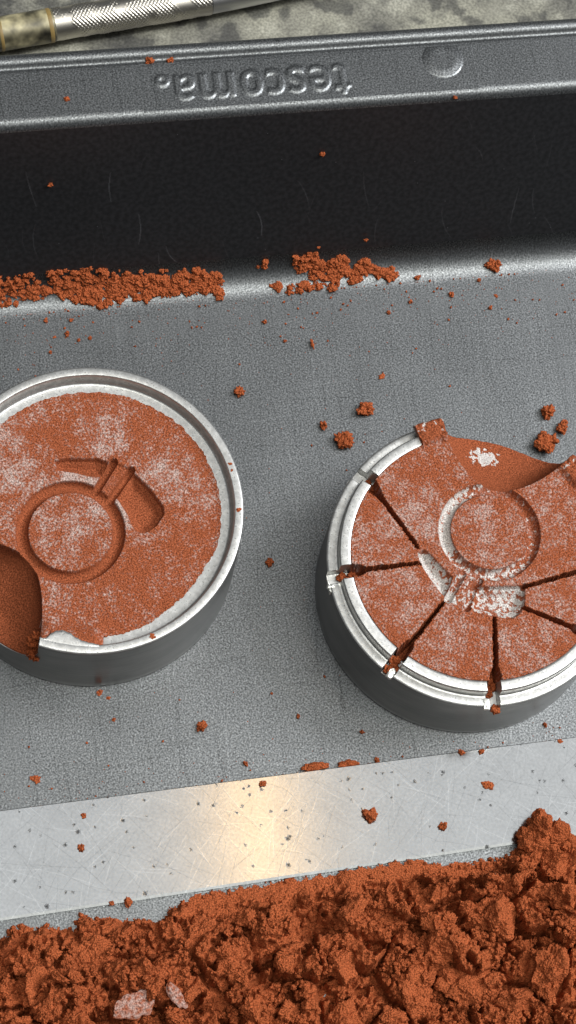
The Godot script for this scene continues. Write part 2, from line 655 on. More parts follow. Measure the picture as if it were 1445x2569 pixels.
func build_rule():
	var t := thing("steel_rule", "bright scratched steel straight edge lying across the tray between flasks and clay heap", "straight edge")
	var top := 1.25
	var c := 0.12
	var xs: Array = []
	for k in 61: xs.append(lerpf(-128.0, 76.0, k / 60.0))
	var v := PackedVector3Array()
	var uv := PackedVector2Array()
	for x in xs:
		var zb: float = 43.2 - 0.0102 * x
		var zf: float = 63.58 - 0.0229 * x
		var prof := [Vector2(zb, 0.25), Vector2(zb, top - c), Vector2(zb + c, top), Vector2(zb + 1.0, top), Vector2(zf - 1.0, top), Vector2(zf - 0.5, top), Vector2(zf, top - 0.13), Vector2(zf, 0.25), Vector2(zb, 0.25)]
		for p in prof:
			v.append(Vector3(x, p.y, p.x))
			uv.append(Vector2(x / 110.0, p.x / 110.0))
	# u along x must come first for the winding: vertex order is profile-major
	var nu := 9
	var idx := PackedInt32Array()
	for j in xs.size() - 1:
		for i in nu - 1:
			var a := j * nu + i
			var b := a + nu
			idx.append_array([a, b, a + 1, b, b + 1, a + 1])
	var n0 := v.size()
	for k in [0, 60]: # end caps
		var s := v.size()
		for i in 8:
			v.append(v[k * nu + i])
			uv.append(uv[k * nu + i])
		for i in range(1, 7):
			idx.append_array([s, s + i, s + i + 1] if k == 0 else [s, s + i + 1, s + i])
	# split the shading at the edges: flat-shaded strips read as ground faces
	var st := SurfaceTool.new()
	st.begin(Mesh.PRIMITIVE_TRIANGLES)
	st.set_smooth_group(-1)
	for q in idx:
		st.set_uv(uv[q])
		st.add_vertex(v[q] * MM)
	st.generate_normals()
	st.generate_tangents()
	obj("blade", st.commit(), M.rule_steel, t)


# ---------------------------------------------------------------- flasks
func lathe(profile: Array, cut: Callable, steps: int, drop := 0.02) -> ArrayMesh:
	# profile: Vector2(radius, height) from the inside over the top to the outside; cut(x, z, r, y) gives the height left standing there
	var v := PackedVector3Array()
	var uv := PackedVector2Array()
	for j in steps + 1:
		var a := TAU * j / steps
		for i in profile.size():
			var p: Vector2 = profile[i]
			var x := cos(a) * p.x
			var z := sin(a) * p.x
			var y := minf(p.y, cut.call(x, z) - drop * (profile.size() - i) * 0.02)
			v.append(Vector3(x, y, z))
			uv.append(Vector2(float(j) / steps, p.y / 40.0))
	return commit(v, grid_index(profile.size(), steps + 1), PackedColorArray(), uv)


func clay_disc(top: Callable, edge: Callable, tint: Callable, nr: int, na: int) -> ArrayMesh:
	var v := PackedVector3Array()
	var col := PackedColorArray()
	for j in na + 1:
		var a := TAU * (j % na) / na
		var ca := cos(a)
		var sa := sin(a)
		var R: float = edge.call(a)
		for i in nr:
			# evenly spaced inside, the last rows stretch to the ragged edge
			var r := R + 0.05
			if i < nr - 40: r = 24.4 * pow(float(i) / (nr - 40), 0.9)
			elif i < nr - 1: r = lerpf(24.4, R, float(i - nr + 40) / 38.0)
			var x := ca * r
			var z := sa * r
			var y: float = top.call(x, z, a)
			var skin := 0.06 * n_fine.get_noise_2d(x * 2.2, z * 2.2) + 0.10 * n_mid.get_noise_2d(x, z)
			if i == nr - 1: y -= 1.2
			elif i == nr - 2: y -= 0.12
			v.append(Vector3(x, y + skin, z))
			col.append(tint.call(x, z, y))
	return commit(v, grid_index(nr, na + 1), col)


func seg_dist(p: Vector2, a: Vector2, b: Vector2) -> float:
	var d := b - a
	var t := clampf((p - a).dot(d) / d.length_squared(), 0, 1)
	return p.distance_to(a + d * t)


func poly_dist(p: Vector2, poly: PackedVector2Array) -> float:
	# negative inside
	var best := 1e9
	var n := poly.size()
	var inside := false
	for k in n:
		var a := poly[k]
		var b := poly[(k + 1) % n]
		best = minf(best, seg_dist(p, a, b))
		if (a.y > p.y) != (b.y > p.y) and p.x < (b.x - a.x) * (p.y - a.y) / (b.y - a.y) + a.x: inside = not inside
	return -best if inside else best


func trough(d: float, half: float, depth: float) -> float:
	# a rounded channel with steep shoulders
	var q := d / half
	return depth * sqrt(maxf(0.0, 1.0 - q * q)) if q < 1.0 else 0.0


const CLAY := Color(0.37, 0.102, 0.045)
const TALC := Color(0.58, 0.43, 0.375)
const WHITE := Color(0.72, 0.67, 0.62)
const L_TOP := 20.0
const R_TOP := 23.2
var l_wing_a := PackedVector2Array([Vector2(-5.93, -11.6), Vector2(-3.26, -11.8), Vector2(2.46, -11.15), Vector2(4.6, -10.2), Vector2(3.3, -7.15), Vector2(0.6, -7.5), Vector2(-2.15, -8.6), Vector2(-5.66, -9.5)])
var l_wing_b := PackedVector2Array([Vector2(8.0, -6.2), Vector2(9.4, -7.3), Vector2(12.03, -3.91), Vector2(14.3, 0.3), Vector2(14.25, 1.9), Vector2(12.53, 4.13), Vector2(10.4, 5.35), Vector2(9.3, 5.3), Vector2(8.15, 4.69), Vector2(7.5, 2.84), Vector2(7.1, 1.26), Vector2(5.4, -2.53)])
var r_wing_a := PackedVector2Array([Vector2(-12.07, -1.9), Vector2(-10.8, -2.5), Vector2(-9.84, -1.7), Vector2(-8.04, 1.08), Vector2(-6.05, 3.85), Vector2(-7.29, 6.27), Vector2(-8.31, 7.43), Vector2(-8.8, 6.74), Vector2(-10.66, 3.14), Vector2(-11.82, 0.25)])
var r_wing_b := PackedVector2Array([Vector2(-1.73, 6.24), Vector2(2.8, 6.7), Vector2(7.3, 7.02), Vector2(7.9, 7.9), Vector2(7.17, 11.23), Vector2(5.75, 12.77), Vector2(4.39, 13.46), Vector2(2.41, 13.03), Vector2(-2.64, 11.42), Vector2(-3.4, 10.1)])


func print_depth(p: Vector2, ring_c: Vector2, r_in: float, r_out: float, wings: Array, bars: Array, plate: PackedVector2Array) -> float:
	# how deep the pressed ring lies below the flat clay
	if p.x < -17 or p.x > 16 or p.y < -16.5 or p.y > 15.5: return 0.0
	var mid := (r_in + r_out) / 2
	var d := trough(absf(p.distance_to(ring_c) - mid), (r_out - r_in) / 2 + 0.15, 1.5)
	for w in wings:
		var q := poly_dist(p, w)
		if q < 0.15: d = maxf(d, 1.25 * sm(0.15, -0.35, q) + 1.0 * sm(-0.3, -1.9, q))
	var g := poly_dist(p, plate)
	if g < 0.2: d = maxf(d, 0.5 * sm(0.2, -0.3, g))
	for b in bars:
		d = maxf(d, trough(seg_dist(p, b[0], b[1]), 0.85, 1.9))
	return d


func l_cavity(x: float, z: float) -> float:
	# height of the pouring bowl carved in the clay and through the flask's edge
	var s := -0.839 * x + 0.545 * z
	if s < 15.6: return 1e3
	var w := -0.545 * x - 0.839 * z + 0.5
	var W := 3.8 * pow(s - 15.6, 0.6)
	var q := absf(w) / W
	if q >= 1.0: return 1e3
	return L_TOP - 8.3 * minf(1.0, pow((s - 15.6) / 9.0, 0.45)) * sqrt(1.0 - pow(q, 4.0))


func l_depth(p: Vector2) -> float:
	return print_depth(p, Vector2(-4.4, 3.7), 8.35, 10.55, [l_wing_a, l_wing_b], [[Vector2(5.6, -10.0), Vector2(1.5, -4.3)], [Vector2(8.8, -7.9), Vector2(4.0, -2.0)]], PackedVector2Array([Vector2(5.6, -10.2), Vector2(9.0, -8.2), Vector2(3.8, -1.8), Vector2(1.2, -4.0)]))


func talc_of(x: float, z: float, bias: float, spots: Array) -> float:
	var patch := n_low.get_noise_2d(x * 0.9 + 50.0, z * 0.9) * 0.55 + n_mid.get_noise_2d(x * 0.55 + 33.0, z * 0.55) * 0.75 + bias
	for s in spots: patch += s[2] * exp(-((x - s[0]) * (x - s[0]) + (z - s[1]) * (z - s[1])) / (s[3] * s[3]))
	var grain := n_fine.get_noise_2d(x * 1.0 + 90.0, z * 1.0 - 40.0) * 1.1 + n_mid.get_noise_2d(x * 2.2, z * 2.2 + 300.0) * 0.8
	return clampf(sm(-0.15, 0.95, patch * 0.62 - 0.08 + grain * 0.54) * 1.1, 0.0, 1.0)


func build_left_flask():
	var t := thing("moulding_flask", "round metal flask with a smooth unbroken rim, its clay showing a crisp sunken ring print", "casting flask", Vector3(-37.36, 0, -9.16))
	var cut := func(x: float, z: float) -> float: return l_cavity(x, z) - 0.4
	obj("side_wall", lathe([Vector2(29.97, 22.6), Vector2(29.99, 22.4), Vector2(30, 22.0), Vector2(30, 18), Vector2(30, 14), Vector2(30, 10), Vector2(30, 6), Vector2(30, 3), Vector2(30, 0.5), Vector2(29.8, 0.15), Vector2(29.4, 0.0), Vector2(25.6, 0.0)], cut, 1440, 0.0), M.side_metal, t)
	# rim: ledge under the clay, rounded step, upright lip; a worn tab bridges the lip beside the pouring bowl
	var tab := func(x: float, z: float) -> float: return cut.call(x, z)
	var prof := [Vector2(23.0, 12.0), Vector2(23.1, 19.3), Vector2(23.4, 19.80), Vector2(25.4, 19.84), Vector2(26.4, 19.88), Vector2(27.2, 19.9), Vector2(27.55, 20.0), Vector2(27.8, 20.25), Vector2(27.95, 20.7), Vector2(28.05, 21.6), Vector2(28.1, 22.6), Vector2(28.2, 22.85), Vector2(28.4, 22.95), Vector2(29.0, 22.96), Vector2(29.6, 22.95), Vector2(29.85, 22.86), Vector2(29.98, 22.62)]
	var rim := obj("rim", lathe(prof, tab, 1440), M.rim_metal, t)
	# the tab: a worn tongue of the lip beside the pouring bowl
	var tongue := [[93.0, 28.0], [96.2, 27.6], [99.3, 27.2], [102.2, 26.6], [105.0, 25.8], [108.0, 25.55], [110.6, 25.9], [112.0, 26.5], [114.0, 28.0], [115.2, 28.2]]
	var tv := PackedVector3Array()
	for j in 90:
		var deg := lerpf(93.0, 115.2, j / 89.0)
		var inner := 28.0
		for k in tongue.size() - 1:
			if deg >= tongue[k][0] and deg <= tongue[k + 1][0]:
				inner = lerpf(tongue[k][1], tongue[k + 1][1], sm(tongue[k][0], tongue[k + 1][0], deg))
		var u := Vector2.from_angle(deg_to_rad(deg))
		for p in [[0.0, 20.2], [0.02, 22.6], [0.08, 22.85], [0.22, 22.95], [0.5, 22.97], [0.8, 22.965], [1.0, 22.9]]:
			var r := lerpf(inner, 28.6, p[0])
			tv.append(Vector3(u.x * r, p[1], u.y * r))
	obj("rim_tab", commit(tv, grid_index(7, 90)), M.rim_metal, rim)
	var spots := [[-13.9, -16.3, 0.55, 6.0], [-7.9, -21.7, 0.35, 3.5], [4.6, -18.8, 0.5, 4.0], [15.9, -6.4, 0.4, 4.5], [19.8, 0.9, 0.5, 4.0], [2.0, -1.9, 0.55, 4.0], [-10.0, 0.3, 0.5, 3.5], [-5.4, 8.2, 0.35, 5.0], [7.1, -13.0, 0.4, 3.5], [-4.0, -6.5, 0.4, 3.5], [-16.0, -6.0, 0.4, 6.0], [-3.6, -8.0, 1.3, 1.7], [0.4, -6.4, 1.3, 1.6], [5.7, -0.9, 1.1, 1.0], [6.3, 1.2, 1.1, 1.0], [7.0, 3.8, 0.8, 1.2], [5.0, -6.0, 0.7, 1.2], [-3.0, 3.0, 0.3, 6.5], [2.0, -13.4, 0.6, 3.0], [11.5, -7.5, 0.5, 2.2], [6.4, -0.5, 0.6, 2.2], [8.0, 12.0, -0.3, 9.0], [10.0, 3.0, 0.3, 4.0], [-8.0, -16.0, -0.45, 4.0], [14.0, -17.0, -0.3, 5.0]]
	var top := func(x: float, z: float, a: float) -> float:
		var y := L_TOP - l_depth(Vector2(x, z))
		var c := l_cavity(x, z)
		var deg := rad_to_deg(a)
		if deg > 85.0 and deg < 125.0: y += 2.4 * sm(22.0, 27.0, Vector2(x, z).length()) * sm(88.0, 95.0, deg) * (1.0 - sm(114.0, 122.0, deg))
		return minf(y, c + 0.1 * n_mid.get_noise_2d(x * 1.4, z * 1.4))
	var edge := func(a: float) -> float:
		var deg := rad_to_deg(a)
		var n := n_mid.get_noise_2d(cos(a) * 26.0, sin(a) * 26.0) * 0.3 + n_fine.get_noise_2d(cos(a) * 20.0, sin(a) * 20.0) * 0.16
		if deg > 113.0 and deg < 178.0: return 29.85
		var r := 25.75 + n
		r += 2.35 * sm(90.5, 91.5, deg) * (1.0 - sm(112.0, 113.5, deg))   # clay smeared out to the lip beside the tab
		r -= 0.7 * sm(20.0, 35.0, deg) * (1.0 - sm(60.0, 75.0, deg))
		return r
	var tint := func(x: float, z: float, y: float) -> Color:
		var k := talc_of(x, z, 0.02, spots)
		var sunk := L_TOP - y
		k *= 1.0 - sm(0.15, 0.6, sunk)
		if l_cavity(x, z) < 100.0: k = 0.0
		return CLAY.lerp(TALC, k)
	var o := obj("clay_fill", clay_disc(top, edge, tint, 190, 1300), M.dusted_clay, t)
	o.set_meta("label", "brown clay dusted with talc, printed with a ring and open pouring bowl")
	# rusty clay stuck to the lip here and there
	for q in [[28.75, 3.7, 0.5, 0.4], [8.8, 27.6, 0.5, 0.4], [28.3, -6.2, 0.4, 0.25], [28.5, -4.8, 0.25, 0.18]]:
		var b := obj("clay_smear", blob(3, Vector3(q[2], 0.12, q[3]), int(q[0] * 7), 1.3), M.clay, rim)
		b.position = Vector3(q[0], 23.0, q[1]) * MM
		b.rotation.y = q[0]
	# broken clay in the corner where the bowl meets the tab
	for q in [[-13.6, 24.6, 17.6, 1.2], [-13.9, 25.6, 15.4, 1.1], [-13.6, 26.3, 14.0, 0.9], [-13.0, 23.9, 19.0, 0.8], [-14.6, 25.4, 13.0, 0.7]]:
		var b := obj("broken_clay", blob(4, Vector3(q[3], q[3] * 0.9, q[3]), int(q[0] * -10), 1.2), M.clay, o)
		b.position = Vector3(q[0], q[2], q[1]) * MM


func r_cavity(x: float, z: float) -> float:
	var s := 0.4226 * x - 0.9063 * z
	if s < 14.8: return 1e3
	var w := 0.9063 * x + 0.4226 * z + 1.5
	var W := 4.2 * pow(s - 14.8, 0.48)
	var q := absf(w) / W
	if q >= 1.0: return 1e3
	return R_TOP - 12.0 * minf(1.0, pow((s - 14.8) / 13.0, 0.5)) * sqrt(1.0 - pow(q, 3.4))


var vents := [[Vector2(-20.5, -20.2), Vector2(-11.9, -3.2)], [Vector2(-30.0, 0.4), Vector2(-11.9, 0.2)], [Vector2(-21.6, 21.0), Vector2(-8.75, 8.82)], [Vector2(-1.9, 30.0), Vector2(0.88, 12.84)], [Vector2(29.6, 3.6), Vector2(7.85, 7.32)], [Vector2(22.4, 20.2), Vector2(7.13, 11.63)]]


func r_slot(x: float, z: float) -> float:
	# the vent slots filed across the metal
	var p := Vector2(x, z)
	for k in vents.size():
		var far: Vector2 = vents[k][0]
		var n := far.normalized()
		if p.dot(n) > 20.0 and absf(p.dot(n.orthogonal())) < 1.3: return 18.3
	return 1e3


func r_print(p: Vector2) -> float:
	return print_depth(p, Vector2(3.0, -4.75), 8.0, 10.1, [r_wing_a, r_wing_b], [[Vector2(-3.5, 2.8), Vector2(-7.6, 8.2)], [Vector2(-0.6, 4.5), Vector2(-4.3, 10.3)]], PackedVector2Array([Vector2(-3.4, 2.6), Vector2(-0.4, 4.4), Vector2(-4.4, 10.6), Vector2(-7.9, 8.5)]))


func build_right_flask():
	var t := thing("moulding_flask", "metal flask with slots filed through its stepped rim and cuts running to its print", "casting flask", Vector3(37.36, 0, 9.16))
	var cut := func(x: float, z: float) -> float: return minf(r_cavity(x, z) - 0.5, r_slot(x, z))
	obj("side_wall", lathe([Vector2(29.97, 20.2), Vector2(29.99, 20.0), Vector2(30, 19.5), Vector2(30, 16), Vector2(30, 12), Vector2(30, 8), Vector2(30, 4), Vector2(30, 2), Vector2(30, 0.5), Vector2(29.8, 0.15), Vector2(29.4, 0.0), Vector2(25.6, 0.0)], cut, 1440, 0.0), M.side_metal, t)
	var prof := [Vector2(25.3, 10.0), Vector2(25.45, 22.9), Vector2(25.6, 23.12), Vector2(26.0, 23.18), Vector2(26.8, 23.18), Vector2(27.4, 23.15), Vector2(27.6, 23.05), Vector2(27.7, 22.8), Vector2(27.72, 21.6), Vector2(27.76, 20.62), Vector2(27.9, 20.42), Vector2(28.3, 20.44), Vector2(28.9, 20.5), Vector2(29.5, 20.5), Vector2(29.82, 20.42), Vector2(29.98, 20.22)]
	var rim := obj("rim", lathe(prof, cut, 1800), M.rim_metal, t)
	var top := func(x: float, z: float, a: float) -> float:
		var p := Vector2(x, z)
		var y := R_TOP - r_print(p)
		var rr := p.length()
		for k in vents.size():
			var d := seg_dist(p, vents[k][0], vents[k][1])
			d += n_fine.get_noise_2d(x * 1.3, z * 1.3) * 0.22 + n_mid.get_noise_2d(x * 1.1, z * 1.1) * 0.22
			var half := 0.34 + 0.75 * sm(22.0, 25.0, rr) + 0.1 * sm(12.0, 22.0, rr)
			if d < half: y = minf(y, R_TOP - (2.0 + 3.0 * sm(half, half * 0.4, d)))
			elif d < half + 0.25: y -= 0.12 * (1.0 - (d - half) / 0.25)
		var deg := rad_to_deg(wrapf(a, -PI, PI))
		if rr > 24.8:
			# clay bulging over the lip at both horns of the pouring bowl
			var on := sm(-109.0, -106.5, deg) * (1.0 - sm(-80.0, -77.0, deg)) + sm(-43.0, -39.0, deg) * (1.0 - sm(-30.0, -26.0, deg))
			y += on * (1.0 * sm(24.8, 26.2, rr) - 0.5 * sm(29.2, 30.0, rr) + 0.4 * n_mid.get_noise_2d(x * 1.5, z * 1.5))
		return minf(y, r_cavity(x, z) + 0.12 * n_mid.get_noise_2d(x * 1.2, z * 1.2))
	var edge := func(a: float) -> float:
		var deg := rad_to_deg(wrapf(a, -PI, PI))
		var n := n_mid.get_noise_2d(cos(a) * 26.0, sin(a) * 26.0) * 0.12
		if deg > -107.0 + n * 12.0 and deg < -27.0 + n * 12.0: return 29.95 + n
		return 25.5 + n
	var spots := [[-12.0, -12.0, 0.15, 6.0], [-18.0, -5.0, 0.2, 5.0], [3.0, -5.0, 0.15, 6.0], [-15.0, 8.0, 0.15, 5.0], [4.0, 20.0, 0.2, 5.0], [-21.0, 14.0, -0.3, 5.0], [-6.0, 22.0, -0.3, 5.0], [16.0, -6.0, -0.25, 7.0], [-8.0, -20.0, -0.25, 5.0]]
	var tint := func(x: float, z: float, y: float) -> Color:
		var p := Vector2(x, z)
		var k := talc_of(x, z, 0.28, spots) * 0.85
		var c := CLAY.lerp(TALC, k)
		var cav := r_cavity(x, z)
		var rr := p.length()
		if cav < 100.0 and y > cav - 0.3 and y < R_TOP - 0.15:
			c = CLAY
			# scraped-bare white patch low in the bowl
			var wq := Vector2(x - 7.6, (z + 24.6) * 1.3).length() + n_mid.get_noise_2d(x * 1.4, z * 1.4) * 2.6
			if wq < 2.6: c = WHITE
		elif rr > 25.9:
			c = CLAY.lerp(WHITE, sm(0.35, 0.5, n_mid.get_noise_2d(x * 1.1 + 7.0, z * 1.1) + 0.12 * (rr - 28.0)))
		else:
			var sunk := r_print(p)
			if sunk > 0.3:
				# loose talc lies in the print: thick on the left of the ring, on the left wing and the end of the right one
				var thick := -0.05
				var rel := p - Vector2(3.0, -4.75)
				var ang := rad_to_deg(rel.angle())
				if rel.length() < 10.6:
					thick = 0.75 * exp(-pow(wrapf(ang + 140.0, -180, 180) / 42.0, 2.0)) + 0.62 * exp(-pow(wrapf(ang - 172.0, -180, 180) / 25.0, 2.0)) + 0.45 * exp(-pow(wrapf(ang - 85.0, -180, 180) / 55.0, 2.0)) - 0.05
				if p.x < -6.0 and p.y > -2.0: thick = maxf(thick, 0.75 - 0.35 * sm(-0.5, 2.0, p.x - p.y * 0.6 + 10.5))
				if p.x > -3.5 and p.y > 6.0: thick = maxf(thick, 0.34 + 0.2 * sm(0.0, 4.0, p.x))
				if p.x < -2.0 and p.y > 3.0 and p.x > -7.5: thick = maxf(thick, 0.2)
				var m := thick + n_mid.get_noise_2d(x * 1.6 + 20.0, z * 1.6) * 0.75 + n_fine.get_noise_2d(x, z) * 0.3
				c = c.lerp(CLAY, 0.5 * sm(0.3, 0.8, sunk)).lerp(WHITE, sm(0.28, 0.5, m))
			for q in vents:
				if seg_dist(p, q[0], q[1]) < 0.6: c = CLAY
		return c
	var o := obj("clay_fill", clay_disc(top, edge, tint, 200, 1500), M.dusted_clay, t)
	o.set_meta("label", "brown clay with vent cuts, a talc-filled ring print and a notched pouring bowl")
	# clay left in the vent slots, and the burrs the file threw up
	var fill := [[25.6, 0.7, 18.6, 0.8], [26.2, 0.95, 18.6, 0.8], [28.0, 0.85, 19.2, 0.85], [25.8, 0.85, 18.8, 0.8], [26.0, 0.8, 18.6, 0.8], [26.0, 0.9, 18.6, 0.8]]
	for k in vents.size():
		var n: Vector2 = vents[k][0].normalized()
		for s in 3:
			var q: Vector2 = n * (fill[k][0] - 1.2 + s * 1.1) + n.orthogonal() * ((s % 2) * 0.7 - 0.3)
			var b := obj("clay_plug", blob(3, Vector3(fill[k][1], 0.9, fill[k][3]), 60 + k * 3 + s, 1.1), M.clay, o)
			b.position = Vector3(q.x, fill[k][2] + (0.5 if s == 0 else 0.0), q.y) * MM
	burr(rim, Vector3(-29.0, 19.9, 2.15), Vector3(3.0, 1.2, 0.9), 0.0)
	burr(rim, Vector3(-30.0, 19.5, 2.2), Vector3(0.35, 1.7, 2.6), 0.05)
	burr(rim, Vector3(-20.6, 19.6, 20.9), Vector3(2.2, 1.0, 1.3), deg_to_rad(44))
	burr(rim, Vector3(-3.2, 20.2, 29.2), Vector3(1.3, 0.9, 2.4), deg_to_rad(-6))
	burr(rim, Vector3(-22.6, 19.8, -18.9), Vector3(1.3, 0.8, 1.0), deg_to_rad(-45))
	var d := obj("clay_plug", blob(3, Vector3(0.95, 0.7, 0.85), 99, 0.7), M.clay, o)
	d.position = Vector3(-1.3, 18.9, 30.2) * MM


func burr(t: Node3D, at: Vector3, size: Vector3, turn: float):
	var v := PackedVector3Array()
	ico(3)
	for p in ico_v[3]:
		var q: Vector3 = p
		var m := maxf(absf(q.x), maxf(absf(q.y), absf(q.z)))
		q = q.lerp(q / m, 0.75) * 0.5
		q *= size
		q += Vector3(n_mid.get_noise_3dv(q * 2.0 + at), n_mid.get_noise_3dv(q * 2.0 - at), n_mid.get_noise_3dv(q * 2.2 + at * 2.0)) * 0.22
		v.append(q)
	var o := obj("metal_burr", commit(v, ico_i[3]), M.burr_metal, t)
	o.position = at * MM
	o.rotation.y = turn


# ---------------------------------------------------------------- loose clay
var heap_line := PackedVector2Array([Vector2(-80, 70.5), Vector2(-66, 70), Vector2(-62.5, 69), Vector2(-60.8, 66.6), Vector2(-57, 66.6), Vector2(-48.6, 68.3), Vector2(-47.4, 66.0), Vector2(-44, 66.8), Vector2(-40.6, 67.2), Vector2(-33, 69.0), Vector2(-31.1, 67.8), Vector2(-28, 65.2), Vector2(-24, 64.6), Vector2(-13, 64.1), Vector2(2.8, 63.8), Vector2(19.8, 63.3), Vector2(21.5, 64.6), Vector2(31.5, 65.2), Vector2(37, 65), Vector2(40, 63.4), Vector2(52, 62.8), Vector2(60, 63), Vector2(85, 62)])


func heap_edge(x: float) -> float:
	for k in heap_line.size() - 1:
		if x <= heap_line[k + 1].x:
			return lerpf(heap_line[k].y, heap_line[k + 1].y, clampf((x - heap_line[k].x) / (heap_line[k + 1].x - heap_line[k].x), 0, 1))
	return heap_line[-1].y


func heap_height(x: float, z: float) -> float:
	var e := heap_edge(x) + n_mid.get_noise_2d(x * 0.7, 40.0) * 0.9 + n_fine.get_noise_2d(x, z) * 0.5
	var d := z - e
	if d < 0.0: return -0.6
	# the flank cut by the rule is smoother between x -28 and 20
	var cut := sm(-29, -25, x) * (1.0 - sm(16, 22, x))
	var low := n_low.get_noise_2d(x * 0.8, z * 0.8)
	var wild := sm(-0.15, 0.25, n_low.get_noise_2d(x * 0.9 + 200.0, z * 0.9 - 60.0))   # crumbly here, dense there
	var rise := lerpf(sm(0.0, 2.6, d), sm(-1.0, 13.0, d), cut)
	var rough := 1.0 - 0.85 * cut * (1.0 - sm(2.5, 5.0, d))
	var deep := sm(0.0, 3.0, d) * rough
	var body := 5.0 + 3.0 * low + 1.8 * sm(4.0, 18.0, d) + 3.0 * n_chunk.get_noise_2d(x, z) * deep
	var h := body * rise
	h -= 4.5 * (1.0 - sm(0.0, 0.15, n_crack.get_noise_2d(x, z) + 1.0)) * deep
	h += (1.1 * n_chip.get_noise_2d(x, z) - 2.0 * (1.0 - sm(0.0, 0.2, n_chip_crack.get_noise_2d(x, z) + 1.0))) * deep * (0.25 + 0.75 * wild)
	h += (-0.4 - n_cell2.get_noise_2d(x * 1.5, z * 1.5)) * (0.35 + 0.9 * wild) * deep
	# here and there a deep gap between the lumps
	h -= 5.0 * sm(0.22, 0.42, n_mid.get_noise_2d(x * 0.42 + 11.0, z * 0.42 - 90.0)) * deep
	# a thin trimmed sheet left along the straight edge
	var sheet := sm(2.0, 6.0, x) * (1.0 - sm(33.0, 38.0, x)) * (1.0 - sm(3.0, 4.2, d + n_mid.get_noise_2d(x, z) * 0.8))
	h = lerpf(h, 1.7 + 0.4 * low, sheet)
	h += (n_mid.get_noise_2d(x * 1.6, z * 1.6) * 0.6 + n_fine.get_noise_2d(x * 1.3, z * 1.3) * 0.32) * (0.2 + 0.8 * rough) * (1.0 - 0.8 * sheet)
	return maxf(h, 0.25 + 0.3 * n_fine.get_noise_2d(x * 2.0, z * 2.0))


